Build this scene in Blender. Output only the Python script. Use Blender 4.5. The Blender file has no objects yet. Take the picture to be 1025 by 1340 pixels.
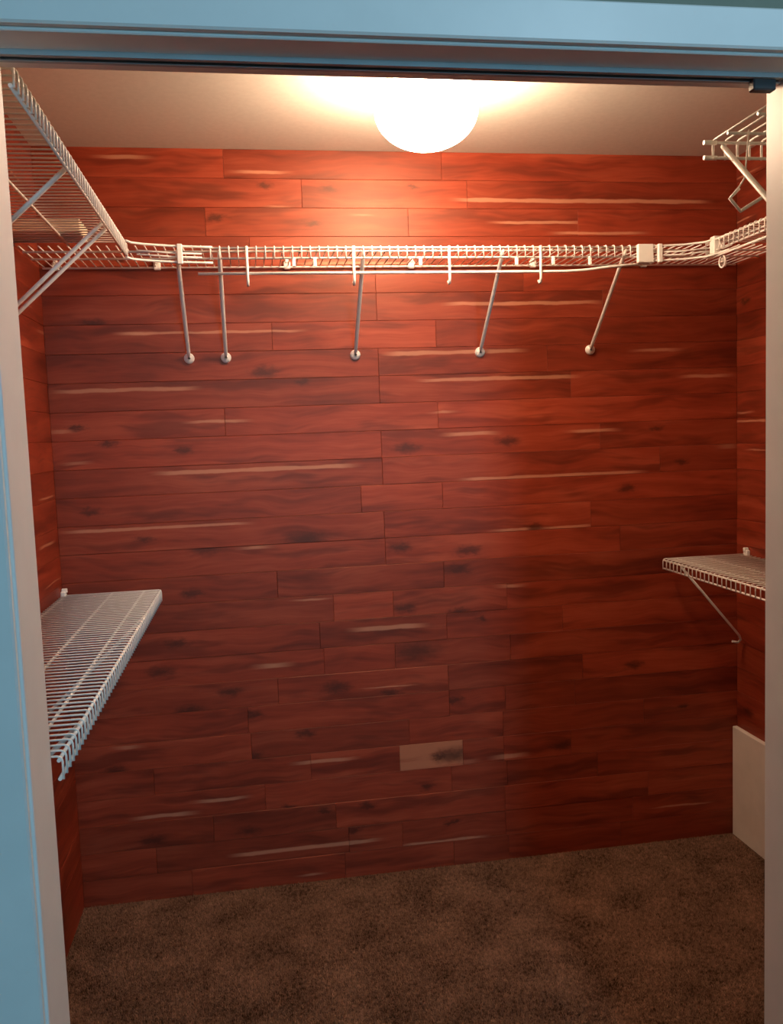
import bpy, math, random
import numpy as np
from mathutils import Vector, Matrix

random.seed(7)
S = bpy.context.scene
COL = S.collection

# ------------------------------------------------------------------ camera
F_PX = 1139.17
W = 2.296                      # closet width, back wall is the plane Y = 0
H = 2.40
YF = -1.53                     # inner face of the front wall
YO = -1.645                    # outer face of the front wall
JL, JR = 0.297, 1.437          # door opening
HEAD = 2.018


def cam_axes(y, p, r):
    f = Vector((math.sin(y) * math.cos(p), math.cos(y) * math.cos(p), math.sin(p)))
    rt = f.cross(Vector((0, 0, 1))).normalized()
    up = rt.cross(f)
    rt2 = rt * math.cos(r) + up * math.sin(r)
    return rt2, rt2.cross(f), f


cam_d = bpy.data.cameras.new('camera')
cam = bpy.data.objects.new('camera', cam_d)
COL.objects.link(cam)
a_, b_, c_ = cam_axes(0.1565, -0.0894, -0.0361)
M = Matrix((a_, b_, -c_)).transposed().to_4x4()
M.translation = Vector((0.61, -2.8383, 1.4993))
cam.matrix_world = M
cam_d.sensor_fit = 'VERTICAL'
cam_d.sensor_height = 36.0
cam_d.lens = F_PX / 1340 * 36.0
cam_d.clip_start = 0.02
S.camera = cam

# ------------------------------------------------------------------ light
S.view_settings.view_transform = 'Standard'
S.view_settings.look = 'None'
S.view_settings.gamma = 1.0
S.view_settings.use_curve_mapping = False
S.view_settings.exposure = 0.0

world = bpy.data.worlds.new('world')
S.world = world
world.use_nodes = True
bg = world.node_tree.nodes['Background']
bg.inputs[0].default_value = (0.42, 0.68, 0.84, 1)
bg.inputs[1].default_value = 0.09


def area(name, loc, target, sx, sy, power, col):
    l = bpy.data.lights.new(name, 'AREA')
    l.shape = 'RECTANGLE'
    l.size, l.size_y, l.energy, l.color = sx, sy, power, col
    o = bpy.data.objects.new(name, l)
    COL.objects.link(o)
    o.location = loc
    o.rotation_euler = (Vector(target) - Vector(loc)).to_track_quat('-Z', 'Y').to_euler()
    return o


# daylight from the bedroom window across the room from the closet
area('bedroom_window_light', (1.42, -6.6, 1.9), (0.95, -1.0, 0.7), 0.6, 1.0, 82, (0.33, 0.74, 1.0))
# the bedroom's own ceiling lamp, just outside the closet door
pl = bpy.data.lights.new('bedroom_ceiling_lamp', 'POINT')
pl.energy, pl.color, pl.shadow_soft_size = 16, (0.60, 0.82, 1.0), 0.10
plo = bpy.data.objects.new('bedroom_ceiling_lamp', pl)
COL.objects.link(plo)
plo.location = (1.43, -2.72, 2.36)

GLOBE = (1.085, -0.62, 2.302)
GLOBE_COL = (1.0, 0.70, 0.46)
GLOBE_STRENGTH = 92.0


# ------------------------------------------------------------------ materials
def mat(name):
    m = bpy.data.materials.new(name)
    m.use_nodes = True
    nt = m.node_tree
    return m, nt, nt.nodes['Principled BSDF']


def N(nt, t, **k):
    n = nt.nodes.new(t)
    for a, b in k.items():
        setattr(n, a, b)
    return n


def math_n(nt, op, a, b=None, c=None, clamp=False):
    n = N(nt, 'ShaderNodeMath', operation=op, use_clamp=clamp)
    for i, v in enumerate((a, b, c)):
        if v is None:
            continue
        if isinstance(v, (int, float)):
            n.inputs[i].default_value = v
        else:
            nt.links.new(v, n.inputs[i])
    return n.outputs[0]


def mixc(nt, fac, a, b, mode='MIX'):
    n = N(nt, 'ShaderNodeMix', data_type='RGBA', blend_type=mode)
    for i, v in ((0, fac), (6, a), (7, b)):
        if isinstance(v, (int, float)):
            n.inputs[i].default_value = v
        elif isinstance(v, tuple):
            n.inputs[i].default_value = (*v, 1)
        else:
            nt.links.new(v, n.inputs[i])
    return n.outputs[2]


def comb(nt, x, y, z):
    n = N(nt, 'ShaderNodeCombineXYZ')
    for i, v in enumerate((x, y, z)):
        if isinstance(v, (int, float)):
            n.inputs[i].default_value = v
        else:
            nt.links.new(v, n.inputs[i])
    return n.outputs[0]


def noise(nt, vec, scale, detail=3, rough=0.55, dist=0.0):
    n = N(nt, 'ShaderNodeTexNoise')
    nt.links.new(vec, n.inputs['Vector'])
    n.inputs['Scale'].default_value = scale
    n.inputs['Detail'].default_value = detail
    n.inputs['Roughness'].default_value = rough
    n.inputs['Distortion'].default_value = dist
    return n.outputs['Fac']


def sstep(nt, v, lo, hi):
    n = N(nt, 'ShaderNodeMapRange', interpolation_type='SMOOTHSTEP')
    nt.links.new(v, n.inputs[0])
    n.inputs[1].default_value = lo
    n.inputs[2].default_value = hi
    return n.outputs[0]


def bump(nt, bsdf, h, strength, dist=0.002):
    n = N(nt, 'ShaderNodeBump')
    n.inputs['Strength'].default_value = strength
    n.inputs['Distance'].default_value = dist
    nt.links.new(h, n.inputs['Height'])
    nt.links.new(n.outputs[0], bsdf.inputs['Normal'])


def cedar_material():
    m, nt, b = mat('aromatic_cedar')
    geo = N(nt, 'ShaderNodeNewGeometry')
    sep = N(nt, 'ShaderNodeSeparateXYZ')
    nt.links.new(geo.outputs['Position'], sep.inputs[0])
    u = math_n(nt, 'ADD', sep.outputs[0], sep.outputs[1])
    z = sep.outputs[2]
    rnd = N(nt, 'ShaderNodeObjectInfo').outputs['Random']
    uo = math_n(nt, 'MULTIPLY_ADD', rnd, 37.0, u)
    zo = math_n(nt, 'MULTIPLY_ADD', rnd, 11.0, z)
    # slow wander of the grain
    warp = noise(nt, comb(nt, uo, zo, 0), 3.0, 2)
    zw = math_n(nt, 'MULTIPLY_ADD', warp, 0.09, zo)
    grain = noise(nt, comb(nt, math_n(nt, 'MULTIPLY', uo, 1.6), math_n(nt, 'MULTIPLY', zw, 34.0), 0), 1.0, 4, 0.6)
    fine = noise(nt, comb(nt, math_n(nt, 'MULTIPLY', uo, 8.0), math_n(nt, 'MULTIPLY', zw, 190.0), 3), 1.0, 2)
    broad = noise(nt, comb(nt, math_n(nt, 'MULTIPLY', uo, 2.6), math_n(nt, 'MULTIPLY', zo, 9.0), 7), 1.0, 3, 0.6, 0.6)
    ramp = N(nt, 'ShaderNodeValToRGB')
    e = ramp.color_ramp.elements
    e[0].position, e[0].color = 0.30, (0.130, 0.0130, 0.0045, 1)
    e[1].position, e[1].color = 0.72, (0.40, 0.078, 0.036, 1)
    k = ramp.color_ramp.elements.new(0.5)
    k.color = (0.262, 0.034, 0.013, 1)
    g1 = math_n(nt, 'MULTIPLY_ADD', grain, 0.45, math_n(nt, 'MULTIPLY', fine, 0.12))
    g2 = math_n(nt, 'MULTIPLY_ADD', broad, 0.42, g1)
    nt.links.new(g2, ramp.inputs[0])
    col = ramp.outputs[0]
    band = noise(nt, comb(nt, math_n(nt, 'MULTIPLY', uo, 2.2), math_n(nt, 'MULTIPLY', zw, 15.0), 13), 1.0, 3, 0.65)
    col = mixc(nt, math_n(nt, 'MULTIPLY', sstep(nt, band, 0.48, 0.66), 0.62), col, (0.085, 0.0075, 0.003))
    # tone of each single plank
    r2 = math_n(nt, 'FRACT', math_n(nt, 'MULTIPLY', rnd, 7.31))
    tone = math_n(nt, 'MULTIPLY_ADD', r2, 0.34, 0.80)
    col = mixc(nt, 1.0, col, comb(nt, tone, tone, tone), 'MULTIPLY')

    nz = noise(nt, comb(nt, math_n(nt, 'MULTIPLY', u, 9.0), math_n(nt, 'MULTIPLY', z, 30.0), 1), 1.0, 3)
    nz = math_n(nt, 'SUBTRACT', nz, 0.5)
    # pale sapwood streaks, one or two per plank, given on the plank itself
    for nm in ('streak', 'second_streak'):
        at = N(nt, 'ShaderNodeAttribute', attribute_type='OBJECT', attribute_name=nm)
        s = N(nt, 'ShaderNodeSeparateXYZ')
        nt.links.new(at.outputs['Vector'], s.inputs[0])
        wat = N(nt, 'ShaderNodeAttribute', attribute_type='OBJECT', attribute_name=nm + '_width')
        left = sstep(nt, math_n(nt, 'SUBTRACT', u, s.outputs[0]), -0.02, 0.07)
        right = sstep(nt, math_n(nt, 'SUBTRACT', s.outputs[1], u), -0.02, 0.07)
        zz = math_n(nt, 'MULTIPLY_ADD', nz, 0.012, z)
        d = math_n(nt, 'DIVIDE', math_n(nt, 'ABSOLUTE', math_n(nt, 'SUBTRACT', zz, s.outputs[2])),
                   math_n(nt, 'MAXIMUM', wat.outputs['Fac'], 0.0005))
        band = math_n(nt, 'SUBTRACT', 1.0, sstep(nt, d, 0.55, 1.2))
        f = math_n(nt, 'MULTIPLY', math_n(nt, 'MULTIPLY', left, right), band)
        col = mixc(nt, math_n(nt, 'MULTIPLY', f, 0.62), col, (0.56, 0.25, 0.15))
    sw = N(nt, 'ShaderNodeAttribute', attribute_type='OBJECT', attribute_name='sapwood')
    col = mixc(nt, math_n(nt, 'MULTIPLY', sw.outputs['Fac'], sstep(nt, grain, 0.25, 0.5)), col, (0.50, 0.19, 0.10))
    # dark knots
    kn = math_n(nt, 'SUBTRACT', noise(nt, comb(nt, math_n(nt, 'MULTIPLY', u, 22.0), math_n(nt, 'MULTIPLY', z, 60.0), 5), 1.0, 4, 0.7), 0.5)
    kn2 = math_n(nt, 'SUBTRACT', noise(nt, comb(nt, math_n(nt, 'MULTIPLY', u, 30.0), math_n(nt, 'MULTIPLY', z, 40.0), 9), 1.0, 4, 0.7), 0.5)
    for nm in ('knot', 'second_knot'):
        at = N(nt, 'ShaderNodeAttribute', attribute_type='OBJECT', attribute_name=nm)
        s = N(nt, 'ShaderNodeSeparateXYZ')
        nt.links.new(at.outputs['Vector'], s.inputs[0])
        rad = math_n(nt, 'MAXIMUM', s.outputs[2], 0.0005)
        du = math_n(nt, 'DIVIDE', math_n(nt, 'MULTIPLY_ADD', kn, 0.10, math_n(nt, 'SUBTRACT', u, s.outputs[0])),
                    math_n(nt, 'MULTIPLY', rad, 2.4))
        dz = math_n(nt, 'DIVIDE', math_n(nt, 'MULTIPLY_ADD', kn2, 0.040, math_n(nt, 'SUBTRACT', z, s.outputs[1])), rad)
        d = math_n(nt, 'SQRT', math_n(nt, 'ADD', math_n(nt, 'MULTIPLY', du, du), math_n(nt, 'MULTIPLY', dz, dz)))
        f = math_n(nt, 'SUBTRACT', 1.0, sstep(nt, d, 0.1, 1.35))
        col = mixc(nt, math_n(nt, 'MULTIPLY', f, 0.80), col, (0.04, 0.005, 0.003))
    nt.links.new(col, b.inputs['Base Color'])
    b.inputs['Roughness'].default_value = 0.47
    b.inputs['Specular IOR Level'].default_value = 0.6
    b.inputs['Specular Tint'].default_value = (1.0, 0.72, 0.56, 1)
    bump(nt, b, g1, 0.25, 0.001)
    return m


def plain(name, c, rough=0.6, spec=0.3, nscale=None, namt=0.0, bstr=0.0, bdist=0.002):
    m, nt, b = mat(name)
    b.inputs['Roughness'].default_value = rough
    b.inputs['Specular IOR Level'].default_value = spec
    geo = N(nt, 'ShaderNodeNewGeometry')
    f = noise(nt, geo.outputs['Position'], nscale or 6.0, 4)
    lo = tuple(x * (1 - namt) for x in c)
    hi = tuple(min(1, x * (1 + namt)) for x in c)
    nt.links.new(mixc(nt, sstep(nt, f, 0.3, 0.7), lo, hi), b.inputs['Base Color'])
    if bstr:
        bump(nt, b, f, bstr, bdist)
    return m


CEDAR = cedar_material()
BACKING = plain('dark_joint_backing', (0.03, 0.006, 0.004), 0.9, 0.1)
CEIL = plain('off_white_ceiling_paint', (0.66, 0.62, 0.56), 0.85, 0.15, 60, 0.03, 0.2, 0.001)
WALLP = plain('grey_green_wall_paint', (0.20, 0.22, 0.175), 0.8, 0.2, 50, 0.03, 0.15, 0.001)
TRIMP = plain('white_gloss_trim_paint', (0.80, 0.80, 0.78), 0.38, 0.4, 14, 0.02)
TRACK = plain('dull_metal_track', (0.36, 0.40, 0.42), 0.45, 0.5, 20, 0.05)
DARK = plain('dark_pivot_plastic', (0.04, 0.045, 0.05), 0.5, 0.4)
WIRE = plain('white_vinyl_coated_wire', (0.86, 0.82, 0.77), 0.35, 0.45, 20, 0.02)
CLIP = plain('white_plastic_clip', (0.90, 0.87, 0.82), 0.4, 0.45, 20, 0.02)
PANEL = plain('off_white_panel_paint', (0.70, 0.62, 0.55), 0.7, 0.2, 9, 0.05)
BOARD = plain('pale_bare_board', (0.80, 0.68, 0.50), 0.6, 0.2, 9, 0.06)
BASEM = plain('white_enamel_lamp_base', (0.85, 0.83, 0.80), 0.4, 0.4)


def carpet_material(name, scale_lum):
    m, nt, b = mat(name)
    b.inputs['Roughness'].default_value = 1.0
    b.inputs['Specular IOR Level'].default_value = 0.0
    geo = N(nt, 'ShaderNodeNewGeometry')
    p = geo.outputs['Position']
    f = noise(nt, p, 85, 3, 0.7)
    g = noise(nt, p, 7, 3)
    r = N(nt, 'ShaderNodeValToRGB')
    e = r.color_ramp.elements
    e[0].position, e[0].color = 0.36, tuple(x * scale_lum for x in (0.038, 0.018, 0.010)) + (1,)
    e[1].position, e[1].color = 0.66, tuple(x * scale_lum for x in (0.27, 0.150, 0.100)) + (1,)
    nt.links.new(math_n(nt, 'MULTIPLY_ADD', g, 0.35, math_n(nt, 'MULTIPLY', f, 0.65)), r.inputs[0])
    nt.links.new(r.outputs[0], b.inputs['Base Color'])
    bump(nt, b, f, 0.6, 0.006)
    return m


CARPET = carpet_material('brown_beige_carpet', 0.95)
PILE = carpet_material('brown_beige_carpet_pile', 1.08)

GLOW, nt_, b_g = mat('lit_glass_globe')
b_g.inputs['Base Color'].default_value = (1, 0.95, 0.88, 1)
b_g.inputs['Roughness'].default_value = 0.3
b_g.inputs['Emission Color'].default_value = (*GLOBE_COL, 1)
b_g.inputs['Emission Strength'].default_value = GLOBE_STRENGTH


# ------------------------------------------------------------------ mesh helpers
class MB:
    def __init__(self):
        self.v, self.f, self.s = [], [], []

    def add(self, vs, fs, smooth=False):
        n = len(self.v)
        self.v += [tuple(p) for p in vs]
        self.f += [tuple(i + n for i in f) for f in fs]
        self.s += [smooth] * len(fs)
        return self

    def box(self, x0, x1, y0, y1, z0, z1):
        vs = [(x, y, z) for x in (x0, x1) for y in (y0, y1) for z in (z0, z1)]
        return self.add(vs, [(0, 1, 3, 2), (4, 6, 7, 5), (0, 4, 5, 1), (2, 3, 7, 6), (0, 2, 6, 4), (1, 5, 7, 3)])

    def cbox(self, x0, x1, y0, y1, z0, z1, c):
        """box with all edges chamfered by c"""
        X, Y, Z = (x0, x1), (y0, y1), (z0, z1)
        cx, cy, cz = (x0 + x1) / 2, (y0 + y1) / 2, (z0 + z1) / 2
        pts = []
        for sx in (0, 1):
            for sy in (0, 1):
                for sz in (0, 1):
                    dx, dy, dz = (c if sx == 0 else -c), (c if sy == 0 else -c), (c if sz == 0 else -c)
                    pts.append((X[sx], Y[sy] + dy, Z[sz] + dz))
                    pts.append((X[sx] + dx, Y[sy], Z[sz] + dz))
                    pts.append((X[sx] + dx, Y[sy] + dy, Z[sz]))
        import bmesh
        bm = bmesh.new()
        for p in pts:
            bm.verts.new(p)
        r = bmesh.ops.convex_hull(bm, input=bm.verts)
        bmesh.ops.dissolve_limit(bm, angle_limit=0.01, verts=bm.verts, edges=bm.edges)
        bm.verts.index_update()
        self.add([v.co[:] for v in bm.verts], [[v.index for v in f.verts] for f in bm.faces])
        bm.free()
        return self

    def tube(self, pts, r, n=8, closed=False):
        P = [Vector(p) for p in pts]
        m = len(P)
        base = len(self.v)
        T = []
        for i in range(m):
            if closed:
                t = P[(i + 1) % m] - P[i - 1]
            else:
                t = P[min(i + 1, m - 1)] - P[max(i - 1, 0)]
            T.append(t.normalized())
        up = Vector((0, 0, 1)) if abs(T[0].z) < 0.9 else Vector((1, 0, 0))
        nrm = (up - T[0] * up.dot(T[0])).normalized()
        vs, fs = [], []
        for i in range(m):
            nrm = (nrm - T[i] * nrm.dot(T[i])).normalized()
            bi = T[i].cross(nrm)
            for k in range(n):
                a = 2 * math.pi * k / n
                vs.append(P[i] + (nrm * math.cos(a) + bi * math.sin(a)) * r)
        for i in range(m if closed else m - 1):
            j = (i + 1) % m
            for k in range(n):
                fs.append((i * n + k, i * n + (k + 1) % n, j * n + (k + 1) % n, j * n + k))
        self.add(vs, fs, True)
        if not closed:
            self.f.append(tuple(base + k for k in reversed(range(n))))
            self.f.append(tuple(base + (m - 1) * n + k for k in range(n)))
            self.s += [False, False]
        return self

    def lathe(self, prof, c, n=40):
        vs, fs = [], []
        for (r, z) in prof:
            for k in range(n):
                a = 2 * math.pi * k / n
                vs.append((c[0] + r * math.cos(a), c[1] + r * math.sin(a), c[2] + z))
        for i in range(len(prof) - 1):
            for k in range(n):
                fs.append((i * n + k, i * n + (k + 1) % n, (i + 1) * n + (k + 1) % n, (i + 1) * n + k))
        fs.append(tuple(reversed(range(n))))
        fs.append(tuple((len(prof) - 1) * n + k for k in range(n)))
        return self.add(vs, fs, True)

    def build(self, name, m, parent=None, loc=None):
        me = bpy.data.meshes.new(name)
        v = self.v
        if loc is not None:
            v = [(a - loc[0], b - loc[1], c - loc[2]) for a, b, c in v]
        me.from_pydata(v, [], self.f)
        me.polygons.foreach_set('use_smooth', self.s)
        me.materials.append(m)
        me.update()
        o = bpy.data.objects.new(name, me)
        COL.objects.link(o)
        if loc is not None:
            o.location = loc
        if parent is not None:
            o.parent = parent
        return o


def struct(o):
    o['kind'] = 'structure'
    return o


def thing(name, label, cat, loc=(0, 0, 0), rz=0.0, group=None):
    o = bpy.data.objects.new(name, None)
    o.empty_display_size = 0.05
    COL.objects.link(o)
    o.location = loc
    o.rotation_euler = (0, 0, rz)
    o['label'], o['category'] = label, cat
    if group:
        o['group'] = group
    return o


# ------------------------------------------------------------------ the room shell
PT = 0.009        # plank thickness
struct(MB().box(-2.2, 4.4, -5.6, 0.12, -0.10, 0.0).build('floor', CARPET))
struct(MB().box(-0.13, W + 0.13, YF, 0.13, H, H + 0.1).build('ceiling', CEIL))
wall_back = struct(MB().box(-0.13, W + 0.13, PT, 0.13, 0, H).build('wall_back', BACKING))
wall_left = struct(MB().box(-0.13, -PT, YF, PT, 0, H).build('wall_left', BACKING))
wall_right = struct(MB().box(W + PT, W + 0.13, YF, PT, 0, H).build('wall_right', BACKING))

# plaster wall round the doorway
CW = 0.019        # jamb board thickness
fw = MB()
OL, OR, OT = JL - CW, JR + CW, HEAD + CW
fw.box(-2.2, OL, YO, YF, 0, OT)
fw.box(OR, 4.4, YO, YF, 0, OT)
fw.box(-2.2, 4.4, YO, YF, OT, 2.62)
wall_front = struct(fw.build('wall_front', WALLP))

ROW = H / 27.0


def plank(parent, x0, x1, z0, side, proud, props):
    """one tongue-and-groove board with eased front edges; side 'b','l','r','f'"""
    z1 = z0 + ROW
    g, c = 0.0002, 0.0009
    z0, z1, x0, x1 = z0 + g, z1 - g, x0 + g, x1 - g
    f, bk = -proud, PT
    # local u along the board, w depth (front at f, back at bk)
    sec = [(bk, z0), (f + c, z0), (f, z0 + c), (f, z1 - c), (f + c, z1), (bk, z1)]
    vs = []
    ends = [(x0, f + c), (x0 + c, f), (x1 - c, f), (x1, f + c)]
    # ring at each end: chamfer the ends too
    for (u, cap) in ((x0, True), (x0 + c, False), (x1 - c, False), (x1, True)):
        for (w, z) in sec:
            if cap:
                w = max(w, f + c)
                z = min(max(z, z0 + (0 if w > f + c + 1e-6 else 0)), z1)
            vs.append((u, w, z))
    fs = []
    for i in range(3):
        for k in range(6):
            j = (k + 1) % 6
            fs.append((i * 6 + k, i * 6 + j, (i + 1) * 6 + j, (i + 1) * 6 + k))
    fs.append((5, 4, 3, 2, 1, 0))
    fs.append(tuple(18 + k for k in range(6)))
    if side == 'b':
        vs = [(u, w, z) for u, w, z in vs]
    elif side == 'l':      # wall X = 0, u is world Y
        vs = [(-w, u, z) for u, w, z in vs]
    elif side == 'r':
        vs = [(W + w, u, z) for u, w, z in vs]
    o = MB().add(vs, fs).build('cedar_plank', CEDAR, parent)
    for k, v in props.items():
        o[k] = v
    return o


# marks of the back wall seen in the photograph: (x0, x1, z, half width) in metres
RX = Matrix((a_, b_, c_))
C0 = Vector((0.61, -2.8383, 1.4993))


def wall_xz(px, py):
    """where a mark measured on the photograph lies on the back wall (metres)"""
    d = c_ + a_ * ((px - 512.5) / F_PX) - b_ * ((py - 670) / F_PX)
    t = (0 - C0.y) / d.y
    p = C0 + d * t
    return p.x, p.z


def px_streaks(lst):
    out = []
    for (xa, xb, y, hw) in lst:
        x0, z = wall_xz(xa, y)
        x1, _ = wall_xz(xb, y)
        out.append((x0, x1, z, hw))
    return out


STREAKS = px_streaks([
    (65, 263, 513, .007), (150, 205, 437, .006), (200, 470, 620, .007), (80, 330, 697, .005),
    (310, 357, 718, .006), (500, 690, 463, .007), (545, 760, 498, .006), (578, 790, 398, .006),
    (825, 895, 459, .006), (888, 960, 493, .006), (578, 655, 569, .007), (740, 812, 565, .006),
    (600, 845, 628, .006), (938, 966, 585, .008), (590, 930, 262, .007), (640, 765, 291, .005),
    (345, 382, 272, .008), (648, 690, 768, .007), (640, 692, 992, .008), (145, 188, 980, .007),
    (523, 592, 978, .016), (526, 560, 998, .013), (600, 626, 998, .009), (330, 385, 873, .009),
    (150, 400, 437, .004), (120, 200, 205, .006), (380, 560, 345, .005), (720, 850, 305, .005),
    (170, 260, 1072, .007), (60, 100, 566, .006), (80, 120, 607, .005), (300, 380, 225, .006),
    (560, 600, 540, .004), (455, 560, 825, .008), (640, 780, 695, .005), (240, 330, 553, .005),
    (300, 500, 1120, .007), (520, 640, 1108, .008), (380, 470, 1000, .006), (250, 330, 1050, .006)])
KNOTS = []
for (x, y, r) in [(120, 425, .018), (345, 487, .022), (395, 500, .013), (240, 590, .012), (400, 706, .032), (270, 718, .026),
                  (187, 706, .014), (533, 586, .018), (530, 796, .018), (524, 716, .020), (612, 720, .020), (545, 852, .038),
                  (461, 1086, .014), (424, 1061, .012), (480, 1054, .013), (325, 1087, .018), (377, 1056, .012),
                  (665, 577, .020), (740, 574, .016), (700, 586, .014), (590, 1076, .010), (250, 930, .020), (100, 560, .012), (300, 905, .018),
                  (440, 900, .022), (510, 908, .016), (330, 935, .016), (210, 880, .022), (600, 745, .02), (600, 800, .016),
                  (430, 247, .012), (345, 243, .012), (283, 285, .014), (410, 293, .012), (540, 245, .010), (155, 340, .012),
                  (140, 580, .012), (180, 800, .022), (232, 842, .018), (400, 960, .015), (330, 990, .018), (560, 1030, .014),
                  (700, 690, .016), (860, 560, .012), (150, 1010, .02), (200, 1100, .018), (820, 640, .016), (120, 670, .014)]:
    kx, kz = wall_xz(x, y)
    KNOTS.append((kx, kz, r))

J = [wall_xz(500, 600)[0], wall_xz(578, 600)[0], wall_xz(660, 1000)[0], wall_xz(523, 980)[0], wall_xz(590, 980)[0]]


def joints(lo, hi, fixed, rng, mn, mx):
    pts = [lo] + sorted(fixed) + [hi]
    out = [lo]
    for a, b in zip(pts, pts[1:]):
        while b - out[-1] > mx:
            out.append(out[-1] + rng.uniform(mn, min(mx, (b - out[-1]) - 0.12)))
        out.append(b)
    return out


rng = random.Random(3)
for r in range(27):
    z0 = r * ROW
    zc = z0 + ROW / 2
    if zc < 0.62:
        fixed = [J[3], J[2]] if r % 3 == 1 else ([J[2]] if r % 3 else [J[4], J[2] + 0.01])
        mn, mx = 0.22, 0.75
    elif zc < 1.0:
        fixed = [J[1]] if r % 2 else [J[0] + 0.02]
        mn, mx = 0.3, 0.9
    elif zc < 2.05:
        fixed = [J[0]] if r % 3 != 2 else [J[1] + rng.uniform(-.01, .01)]
        mn, mx = 0.45, 1.1
    else:
        fixed = [rng.uniform(0.5, 1.6)]
        mn, mx = 0.5, 1.1
    pale = z0 <= wall_xz(560, 986)[1] < z0 + ROW
    if pale:
        fixed = [J[3], wall_xz(606, 986)[0], J[2]]
    js = joints(0.0, W, fixed, rng, mn, mx)
    for x0, x1 in zip(js, js[1:]):
        props = {}
        ss = [s for s in STREAKS if z0 - 0.002 <= s[2] < z0 + ROW - 0.002 and s[1] > x0 + 0.03 and s[0] < x1 - 0.03]
        if not ss and rng.random() < 0.20:
            a = rng.uniform(x0, x1 - 0.1)
            ss = [(a, min(x1, a + rng.uniform(.05, .25)), z0 + rng.uniform(.01, .078), rng.uniform(.002, .004))]
        for nm, s in zip(('streak', 'second_streak'), ss):
            props[nm] = [float(s[0]), float(s[1]), float(s[2])]
            props[nm + '_width'] = float(s[3])
        kk = [k for k in KNOTS if z0 <= k[1] < z0 + ROW and x0 <= k[0] < x1]
        if not kk and rng.random() < (0.15 if zc < 1.2 else 0.08):
            kk = [(rng.uniform(x0, x1), z0 + rng.uniform(.02, .07), rng.uniform(.008, .018))]
        for nm, k in zip(('knot', 'second_knot'), kk):
            props[nm] = [float(k[0]), float(k[1]), float(k[2])]
        if pale and abs(x0 - J[3]) < 1e-6:
            kx, kz = wall_xz(594, 988)
            props = {'sapwood': 0.75, 'knot': [kx, kz, 0.030], 'second_knot': [kx - 0.055, kz, 0.013]}
        plank(wall_back, x0, x1, z0, 'b', rng.uniform(0, 0.0012), props)

PANEL_H = 0.405
for side, parent, u_off in (('l', wall_left, 0.0), ('r', wall_right, W)):
    for r in range(27):
        z0 = r * ROW
        js = joints(YF, 0.0, [rng.uniform(-1.1, -0.3)], rng, 0.4, 1.0)
        for y0, y1 in zip(js, js[1:]):
            props = {}
            if rng.random() < 0.4:
                a = rng.uniform(y0, y1 - 0.1) + u_off
                props['streak'] = [a, a + rng.uniform(.06, .3), z0 + rng.uniform(.01, .078)]
                props['streak_width'] = rng.uniform(.002, .005)
            if rng.random() < 0.4:
                props['knot'] = [rng.uniform(y0, y1) + u_off, z0 + rng.uniform(.02, .07), rng.uniform(.008, .02)]
            plank(parent, y0, y1, z0, side, rng.uniform(0, 0.0012), props)

# ------------------------------------------------------------------ the doorway
door = bpy.data.objects.new('door_1', None)
COL.objects.link(door)
door['kind'] = 'structure'
MB().cbox(OL, JL, YO, YF, 0, HEAD + CW, 0.0015).build('side_jamb', TRIMP, door)
MB().cbox(JR, OR, YO, YF, 0, HEAD, 0.0015).build('side_jamb', TRIMP, door)
MB().cbox(JL, OR, YO, YF, HEAD, OT, 0.0015).build('head_jamb', TRIMP, door)
CSW = 0.062       # casing width
CT = 0.014        # casing thickness
RV = 0.004        # reveal


def casing(x0, x1, z0, z1, horiz):
    mb = MB()
    if horiz:
        mb.cbox(x0, x1, YO - CT, YO, z0, z1, 0.003)
    else:
        mb.cbox(x0, x1, YO - CT, YO, z0, z1, 0.003)
    return mb


casing(JL - RV - CSW, JL - RV, 0, HEAD + RV, False).build('casing', TRIMP, door)
casing(JR + RV, JR + RV + CSW, 0, HEAD + RV, False).build('casing', TRIMP, door)
casing(JL - RV - CSW, JR + RV + CSW, HEAD + RV, HEAD + RV + CSW - 0.006, True).build('casing', TRIMP, door)
# folding door track under the head
t = MB()
yt = -1.578
for (ya, yb) in ((yt - 0.013, yt - 0.011), (yt + 0.011, yt + 0.013)):
    t.box(JL + 0.002, JR - 0.002, ya, yb, HEAD - 0.007, HEAD)
t.box(JL + 0.002, JR - 0.002, yt - 0.011, yt + 0.011, HEAD - 0.002, HEAD)
t.box(JL + 0.002, JR - 0.002, yt - 0.011, yt - 0.006, HEAD - 0.007, HEAD - 0.0055)
t.box(JL + 0.002, JR - 0.002, yt + 0.006, yt + 0.011, HEAD - 0.007, HEAD - 0.0055)
track = t.build('door_track', TRACK, door)
MB().cbox(JR - 0.055, JR - 0.018, yt - 0.008, yt + 0.008, HEAD - 0.023, HEAD - 0.006, 0.002).build('track_pivot', DARK, track)

# ------------------------------------------------------------------ ceiling light
lamp = thing('ceiling_light', 'glowing round globe light on the closet ceiling', 'light', (GLOBE[0], GLOBE[1], H))
top = H - GLOBE[2]
prof = []
RG, HG = 0.130, 0.092
for i in range(1, 18):
    a = -math.pi / 2 + (math.pi * 0.86) * i / 17
    prof.append((RG * math.cos(a), GLOBE[2] - H + HG * math.sin(a)))
prof.insert(0, (0.006, GLOBE[2] - H - HG))
MB().lathe(prof, (0, 0, 0), 48).build('glass_globe', GLOW, lamp)
MB().lathe([(0.085, -0.032), (0.095, -0.024), (0.095, -0.006), (0.100, 0.0)], (0, 0, 0), 40).build('lamp_base', BASEM, lamp)

# ------------------------------------------------------------------ wire shelving
D = 0.305
LIP = 0.036
PITCH = 0.0254
RW, RR = 0.0019, 0.0031


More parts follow.
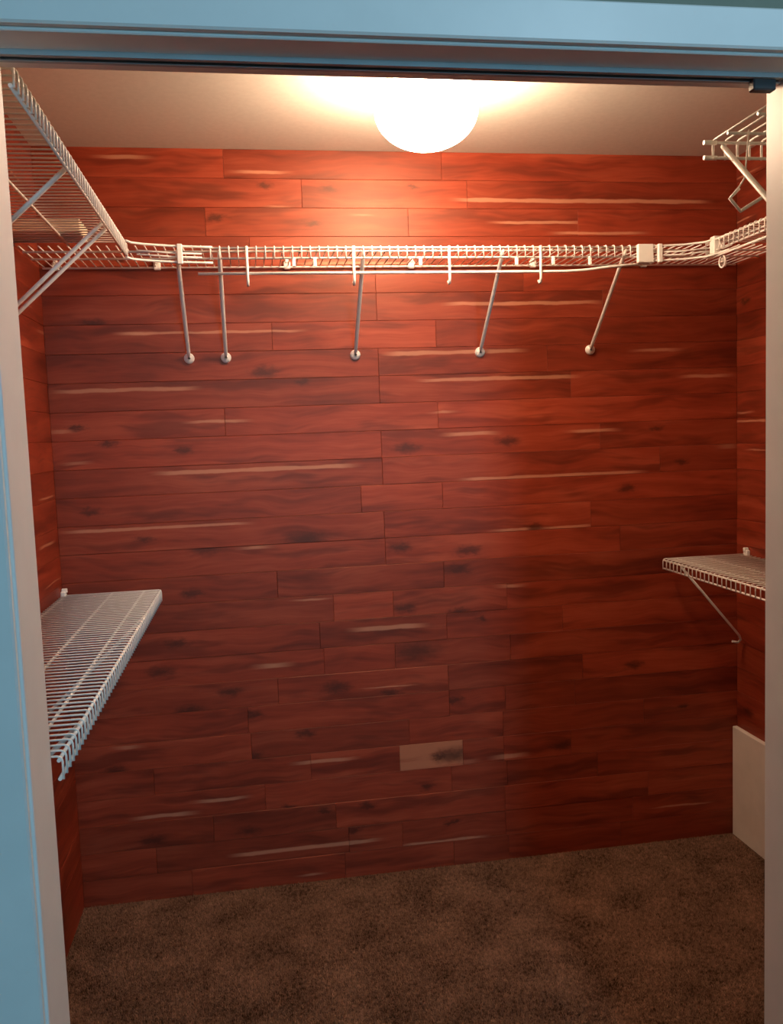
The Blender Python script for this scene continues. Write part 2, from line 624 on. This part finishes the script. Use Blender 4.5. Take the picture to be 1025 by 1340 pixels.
def deck_wire_pts(x, d=D, lip=LIP, straight=False):
    p = [(x, -0.004, 0)]
    if straight:
        return p + [(x, -d, 0)]
    b = 0.008
    p.append((x, -d + b, 0))
    for k in (1, 2, 3):
        a = k / 3 * math.pi / 2
        p.append((x, -d + b - b * math.sin(a), -b + b * math.cos(a)))
    p.append((x, -d, -lip))
    return p


def rod(root, x0, x1, y, z, name='support_rod', r=RR):
    return MB().tube([(x0, y, z), (x1, y, z)], r, 8).build(name, WIRE, root)


def brace(root, x, z_drop=0.282, d=D, dx=0.0, name='support_brace', w=0.0125, y_end=-0.006):
    """folded steel strip from the lip down to the wall with a moulded foot"""
    A = Vector((x, -d + 0.006, -0.012))
    B = Vector((x + dx, y_end, -z_drop))
    ax = (B - A).normalized()
    sx = Vector((1, 0, 0))
    nn = ax.cross(sx).normalized()
    mb = MB()

    # pressed half-round section, slimmer at both ends
    vs, fs, n = [], [], 12
    stations = ((0.0, 0.55), (0.05, 1.0), (0.93, 1.0), (1.0, 0.6))
    for t_, k_ in stations:
        P = A.lerp(B, t_)
        for k in range(n):
            a = 2 * math.pi * k / n
            vs.append(P + sx * (w / 2 * k_ * math.cos(a)) + nn * (0.0048 * math.sin(a)))
    for i in range(len(stations) - 1):
        for k in range(n):
            fs.append((i * n + k, i * n + (k + 1) % n, (i + 1) * n + (k + 1) % n, (i + 1) * n + k))
    fs.append(tuple(reversed(range(n))))
    fs.append(tuple(3 * n + k for k in range(n)))
    mb.add(vs, fs, True)
    o = mb.build(name, WIRE, root)
    ft = MB()
    # round foot lying on the wall
    vs, fs = [], []
    n = 16
    for (rr, yy) in ((0.0165, -0.0005), (0.0165, -0.006), (0.012, -0.012), (0.004, -0.014)):
        for k in range(n):
            a = 2 * math.pi * k / n
            vs.append((x + dx + rr * math.cos(a), yy, -z_drop + rr * math.sin(a)))
    for i in range(3):
        for k in range(n):
            fs.append((i * n + k, i * n + (k + 1) % n, (i + 1) * n + (k + 1) % n, (i + 1) * n + k))
    fs.append(tuple(range(n)))
    fs.append(tuple(3 * n + k for k in reversed(range(n))))
    ft.add(vs, fs, True)
    ft.build('brace_foot', CLIP, o)
    return o


def shelf(label, loc, rz, x0, x1, lip_span=None, mids=(0.152, 0.25), single=False, first=None, group='white wire shelves'):
    root = thing('wire_shelf', label, 'shelf', loc, rz, group)
    ls = lip_span or (x0, x1)
    xs = []
    x = x0 + 0.004
    while x < x1:
        xs.append(x)
        x += PITCH
    if single:
        me = None
        for x in xs:
            if me is None:
                o = MB().tube(deck_wire_pts(0.0), RW * 1.25, 6).build('deck_wire', WIRE, root)
                me = o.data
            else:
                o = bpy.data.objects.new('deck_wire', me)
                COL.objects.link(o)
                o.parent = root
            o.location = (x, 0, 0)
    else:
        mb = MB()
        for x in xs:
            mb.tube(deck_wire_pts(x, straight=not (ls[0] <= x <= ls[1])), RW, 6)
        o = mb.build('deck_wires', WIRE, root)
        o['kind'] = 'stuff'
    e = 0.0
    rod(root, x0, x1, -0.012, -0.004)
    for m_ in mids:
        rod(root, x0, x1, -m_, -0.0045)
    rod(root, ls[0] - e, ls[1] + e, -D + 0.0045, -0.0055)
    rod(root, ls[0] - e, ls[1] + e, -D + 0.0045, -LIP + 0.002)
    return root


def wall_clip(root, x, z=0.004):
    mb = MB()
    mb.cbox(x - 0.011, x + 0.011, -0.016, -0.0005, z - 0.014, z + 0.010, 0.003)
    mb.cbox(x - 0.006, x + 0.006, -0.020, -0.003, z + 0.004, z + 0.018, 0.002)
    return mb.build('wall_clip', CLIP, root)


ZU = 2.0405
# ---- long run on the back wall
back = shelf('long white wire shelf across the back wall with hanging rod', (0, 0, ZU), 0,
             0.012, W - 0.012, lip_span=(0.50, 1.80))
for bx, wx in ((0.432, 0.431), (0.548, 0.545), (0.957, 0.957), (1.373, 1.373), (1.757, 1.757)):
    brace(back, bx, dx=wx - bx)
# lower rod hung below the lip
rp = [(0.487, -D + 0.004, -0.076), (1.56, -D + 0.004, -0.076), (1.62, -D + 0.004, -0.073), (1.70, -D + 0.004, -0.064), (1.83, -D + 0.004, -0.053)]
MB().tube(rp, 0.0042, 10).build('hang_rod', WIRE, back)
for x in (0.624, 0.926, 1.207, 1.484):
    mb = MB()
    y = -D - 0.003
    mb.tube([(x, y, -0.002), (x, y, -0.095), (x, y + 0.004, -0.106), (x, y + 0.014, -0.108), (x, y + 0.022, -0.10)], 0.0040, 8)
    mb.build('rod_hook', WIRE, back)
for x in (0.755, 0.815, 1.122, 1.412, 1.525, 1.64):
    MB().cbox(x - 0.005, x + 0.005, -D - 0.001, -D + 0.006, -0.058, -0.032, 0.0015).build('lip_tab', CLIP, back)
for x in (0.05, 0.35, 0.75, 1.15, 1.56, 1.95, 2.24):
    wall_clip(back, x)
# curved corner rails, left and right
for z in (-0.004, -0.047):
    MB().tube([(0.307, -0.39, z), (0.318, -0.365, z), (0.35, -0.345, z), (0.42, -0.322, z), (0.50, -0.308, z), (0.53, -0.306, z)], 0.0034, 8).build('corner_rail', WIRE, back)
    MB().tube([(1.80, -0.306, z), (1.86, -0.308, z), (1.93, -0.325, z), (1.98, -0.36, z), (1.995, -0.42, z), (1.996, -0.47, z)], 0.0034, 8).build('corner_rail', WIRE, back)
for z in (-0.022, -0.032):
    MB().tube([(0.33, -0.352, z), (0.42, -0.318, z), (0.50, -0.304, z)], 0.0024, 6).build('corner_rail', WIRE, back)
    MB().tube([(1.83, -0.304, z), (1.93, -0.320, z), (1.985, -0.365, z)], 0.0024, 6).build('corner_rail', WIRE, back)
for (x0, x1, y) in ((0.434, 0.449, -0.323), (1.788, 1.838, -0.309), (1.852, 1.866, -0.312)):
    MB().cbox(x0, x1, y - 0.006, y + 0.008, -0.054, 0.001, 0.002).build('rail_clip', CLIP, back)
MB().cbox(1.985, 2.012, -0.40, -0.375, -0.046, 0.006, 0.003).build('rail_clip', CLIP, back)

# ---- left wall, upper
YL = -1.50
left_up = shelf('upper white wire shelf on the left wall with narrow board on it', (0, YL, ZU), math.pi / 2,
                0.0, 1.50 - 0.335, mids=(0.152,))
for y in (-0.60, -0.655, -1.07):
    brace(left_up, y - YL)
for y in (-0.42, -0.9, -1.4):
    wall_clip(left_up, y - YL)

# ---- right wall, upper
right_up = shelf('upper white wire shelf on the right wall behind the door jamb', (W, -0.34, ZU), -math.pi / 2,
                 0.0, 0.84)
brace(right_up, 0.42)
for y in (0.1, 0.6):
    wall_clip(right_up, y)
# looped wire ends of the corner joint
for (cx, cz) in ((0.055, -0.030), (0.075, -0.072)):
    pts = []
    for k in range(14):
        a = 2 * math.pi * k / 14
        pts.append((cx + 0.017 * math.cos(a), -D + 0.012, cz + 0.017 * math.sin(a)))
    MB().tube(pts, 0.0024, 6, closed=True).build('wire_loop', WIRE, right_up)
MB().tube([(0.0, -D + 0.006, -0.052), (0.12, -D + 0.006, -0.052), (0.35, -D + 0.006, -0.052)], 0.0036, 8).build('hang_rod', WIRE, right_up)

# ---- short run on the front wall, right of the door
XF = 1.513
front = shelf('short white wire shelf end at upper right, above the corner shelf bend', (W - 0.006, YF, ZU), math.pi,
              0.31, W - 0.006 - XF - 0.004, single=True)
xe = W - 0.006 - XF
for z in (-0.0055, -LIP + 0.002):
    MB().tube([(xe - 0.01, -D + 0.0045, z), (xe + 0.016, -D + 0.0045, z)], 0.0045, 8).build('rod_cap', CLIP, front)
brace(front, xe - 0.022, z_drop=0.282)
MB().tube([(W - 0.006 - x, -0.23, z - ZU) for x, z in ((1.528, 1.930), (1.510, 1.912), (1.531, 1.889), (1.580, 1.917), (1.66, 1.965))], 0.0035, 8).build('rod_hook', WIRE, front)
MB().tube([(W - 0.006 - x, -0.23, z - ZU) for x, z in ((1.548, 2.036), (1.540, 1.95), (1.526, 1.929))], 0.0017, 6).build('hook_wire', WIRE, front)
wall_clip(front, xe - 0.08)

# ---- left wall, lower
ZL = 1.033
left_lo = shelf('lower white wire shelf on the left wall', (0, YL, ZL), math.pi / 2, 0.0, 1.495)
for y in (-0.35, -1.28):
    brace(left_lo, y - YL)
for y in (-0.02, -0.6, -1.2):
    wall_clip(left_lo, y - YL)

# ---- right wall, lower
right_lo = shelf('lower white wire shelf on the right wall', (W, -0.045, 1.037), -math.pi / 2, 0.0, 1.10)
mb = MB()
mb.tube([(0.13, -D + 0.004, -0.012), (0.02, -0.03, -0.285), (0.012, -0.020, -0.302), (0.010, -0.030, -0.312), (0.012, -0.052, -0.306)], 0.0042, 8)
mb.build('support_brace', WIRE, right_lo)
wall_clip(right_lo, 0.03, 0.008)
wall_clip(right_lo, 0.7)
brace(right_lo, 0.85)

# ------------------------------------------------------------------ loose things
b = MB().cbox(0.004, 0.205, -0.46, -0.345, ZU + 0.0022, ZU + 0.036, 0.002).build('narrow_board', BOARD, None, loc=(0.10, -0.40, ZU + 0.0022))
b['label'] = 'narrow pale board lying across the upper left wire shelf'
b['category'] = 'board'

p = MB()
p.cbox(W - 0.020, W - 0.0015, -0.80, -0.003, 0.0, PANEL_H, 0.002)
o = p.build('access_panel', PANEL, None, loc=(W - 0.01, -0.40, 0))
o['label'] = 'off white panel standing low against the right wall at the back corner'
o['category'] = 'panel'

# ------------------------------------------------------------------ carpet pile (real tufts inside the closet)
rs = np.random.RandomState(5)
pitch = 0.0062
gx = np.arange(0.004, W - 0.024, pitch)
gy = np.arange(-1.90, -0.004, pitch)
X, Y = np.meshgrid(gx, gy)
X = X.ravel() + rs.uniform(-.0025, .0025, X.size)
Y = Y.ravel() + rs.uniform(-.0025, .0025, Y.size)
keep = (Y > YF + 0.003) | ((X > JL + 0.004) & (X < JR - 0.004))
X, Y = X[keep], Y[keep]
n = X.size
clump = 0.5 + 0.5 * np.sin(X * 31 + 2 * np.sin(Y * 23)) * np.sin(Y * 37 + 1.5 * np.sin(X * 19))
hgt = 0.006 + 0.004 * clump + rs.uniform(0, .003, n)
ang = rs.uniform(0, 2 * np.pi, n)
w = 0.0028
V = np.zeros((n, 4, 3), dtype=np.float32)
for k in range(3):
    a = ang + k * 2 * np.pi / 3
    V[:, k, 0] = X + w * np.cos(a)
    V[:, k, 1] = Y + w * np.sin(a)
V[:, 3, 0] = X + rs.uniform(-.003, .003, n)
V[:, 3, 1] = Y + rs.uniform(-.003, .003, n)
V[:, 3, 2] = hgt
V[:, :, 0] = np.clip(V[:, :, 0], 0.002, W - 0.021)
V[:, :, 1] = np.minimum(V[:, :, 1], -0.002)
base = (np.arange(n) * 4)[:, None, None]
T3 = np.array([[0, 1, 3], [1, 2, 3], [2, 0, 3]])[None]
idx = (base + T3).reshape(-1).astype(np.int32)
me = bpy.data.meshes.new('carpet_pile')
me.vertices.add(n * 4)
me.vertices.foreach_set('co', V.reshape(-1))
me.loops.add(idx.size)
me.loops.foreach_set('vertex_index', idx)
me.polygons.add(idx.size // 3)
me.polygons.foreach_set('loop_start', np.arange(0, idx.size, 3, dtype=np.int32))
me.update(calc_edges=True)
me.validate()
me.materials.append(PILE)
o = bpy.data.objects.new('carpet_pile', me)
COL.objects.link(o)
o['kind'] = 'stuff'
o['label'] = 'short brown beige carpet pile covering the closet floor'
o['category'] = 'carpet'
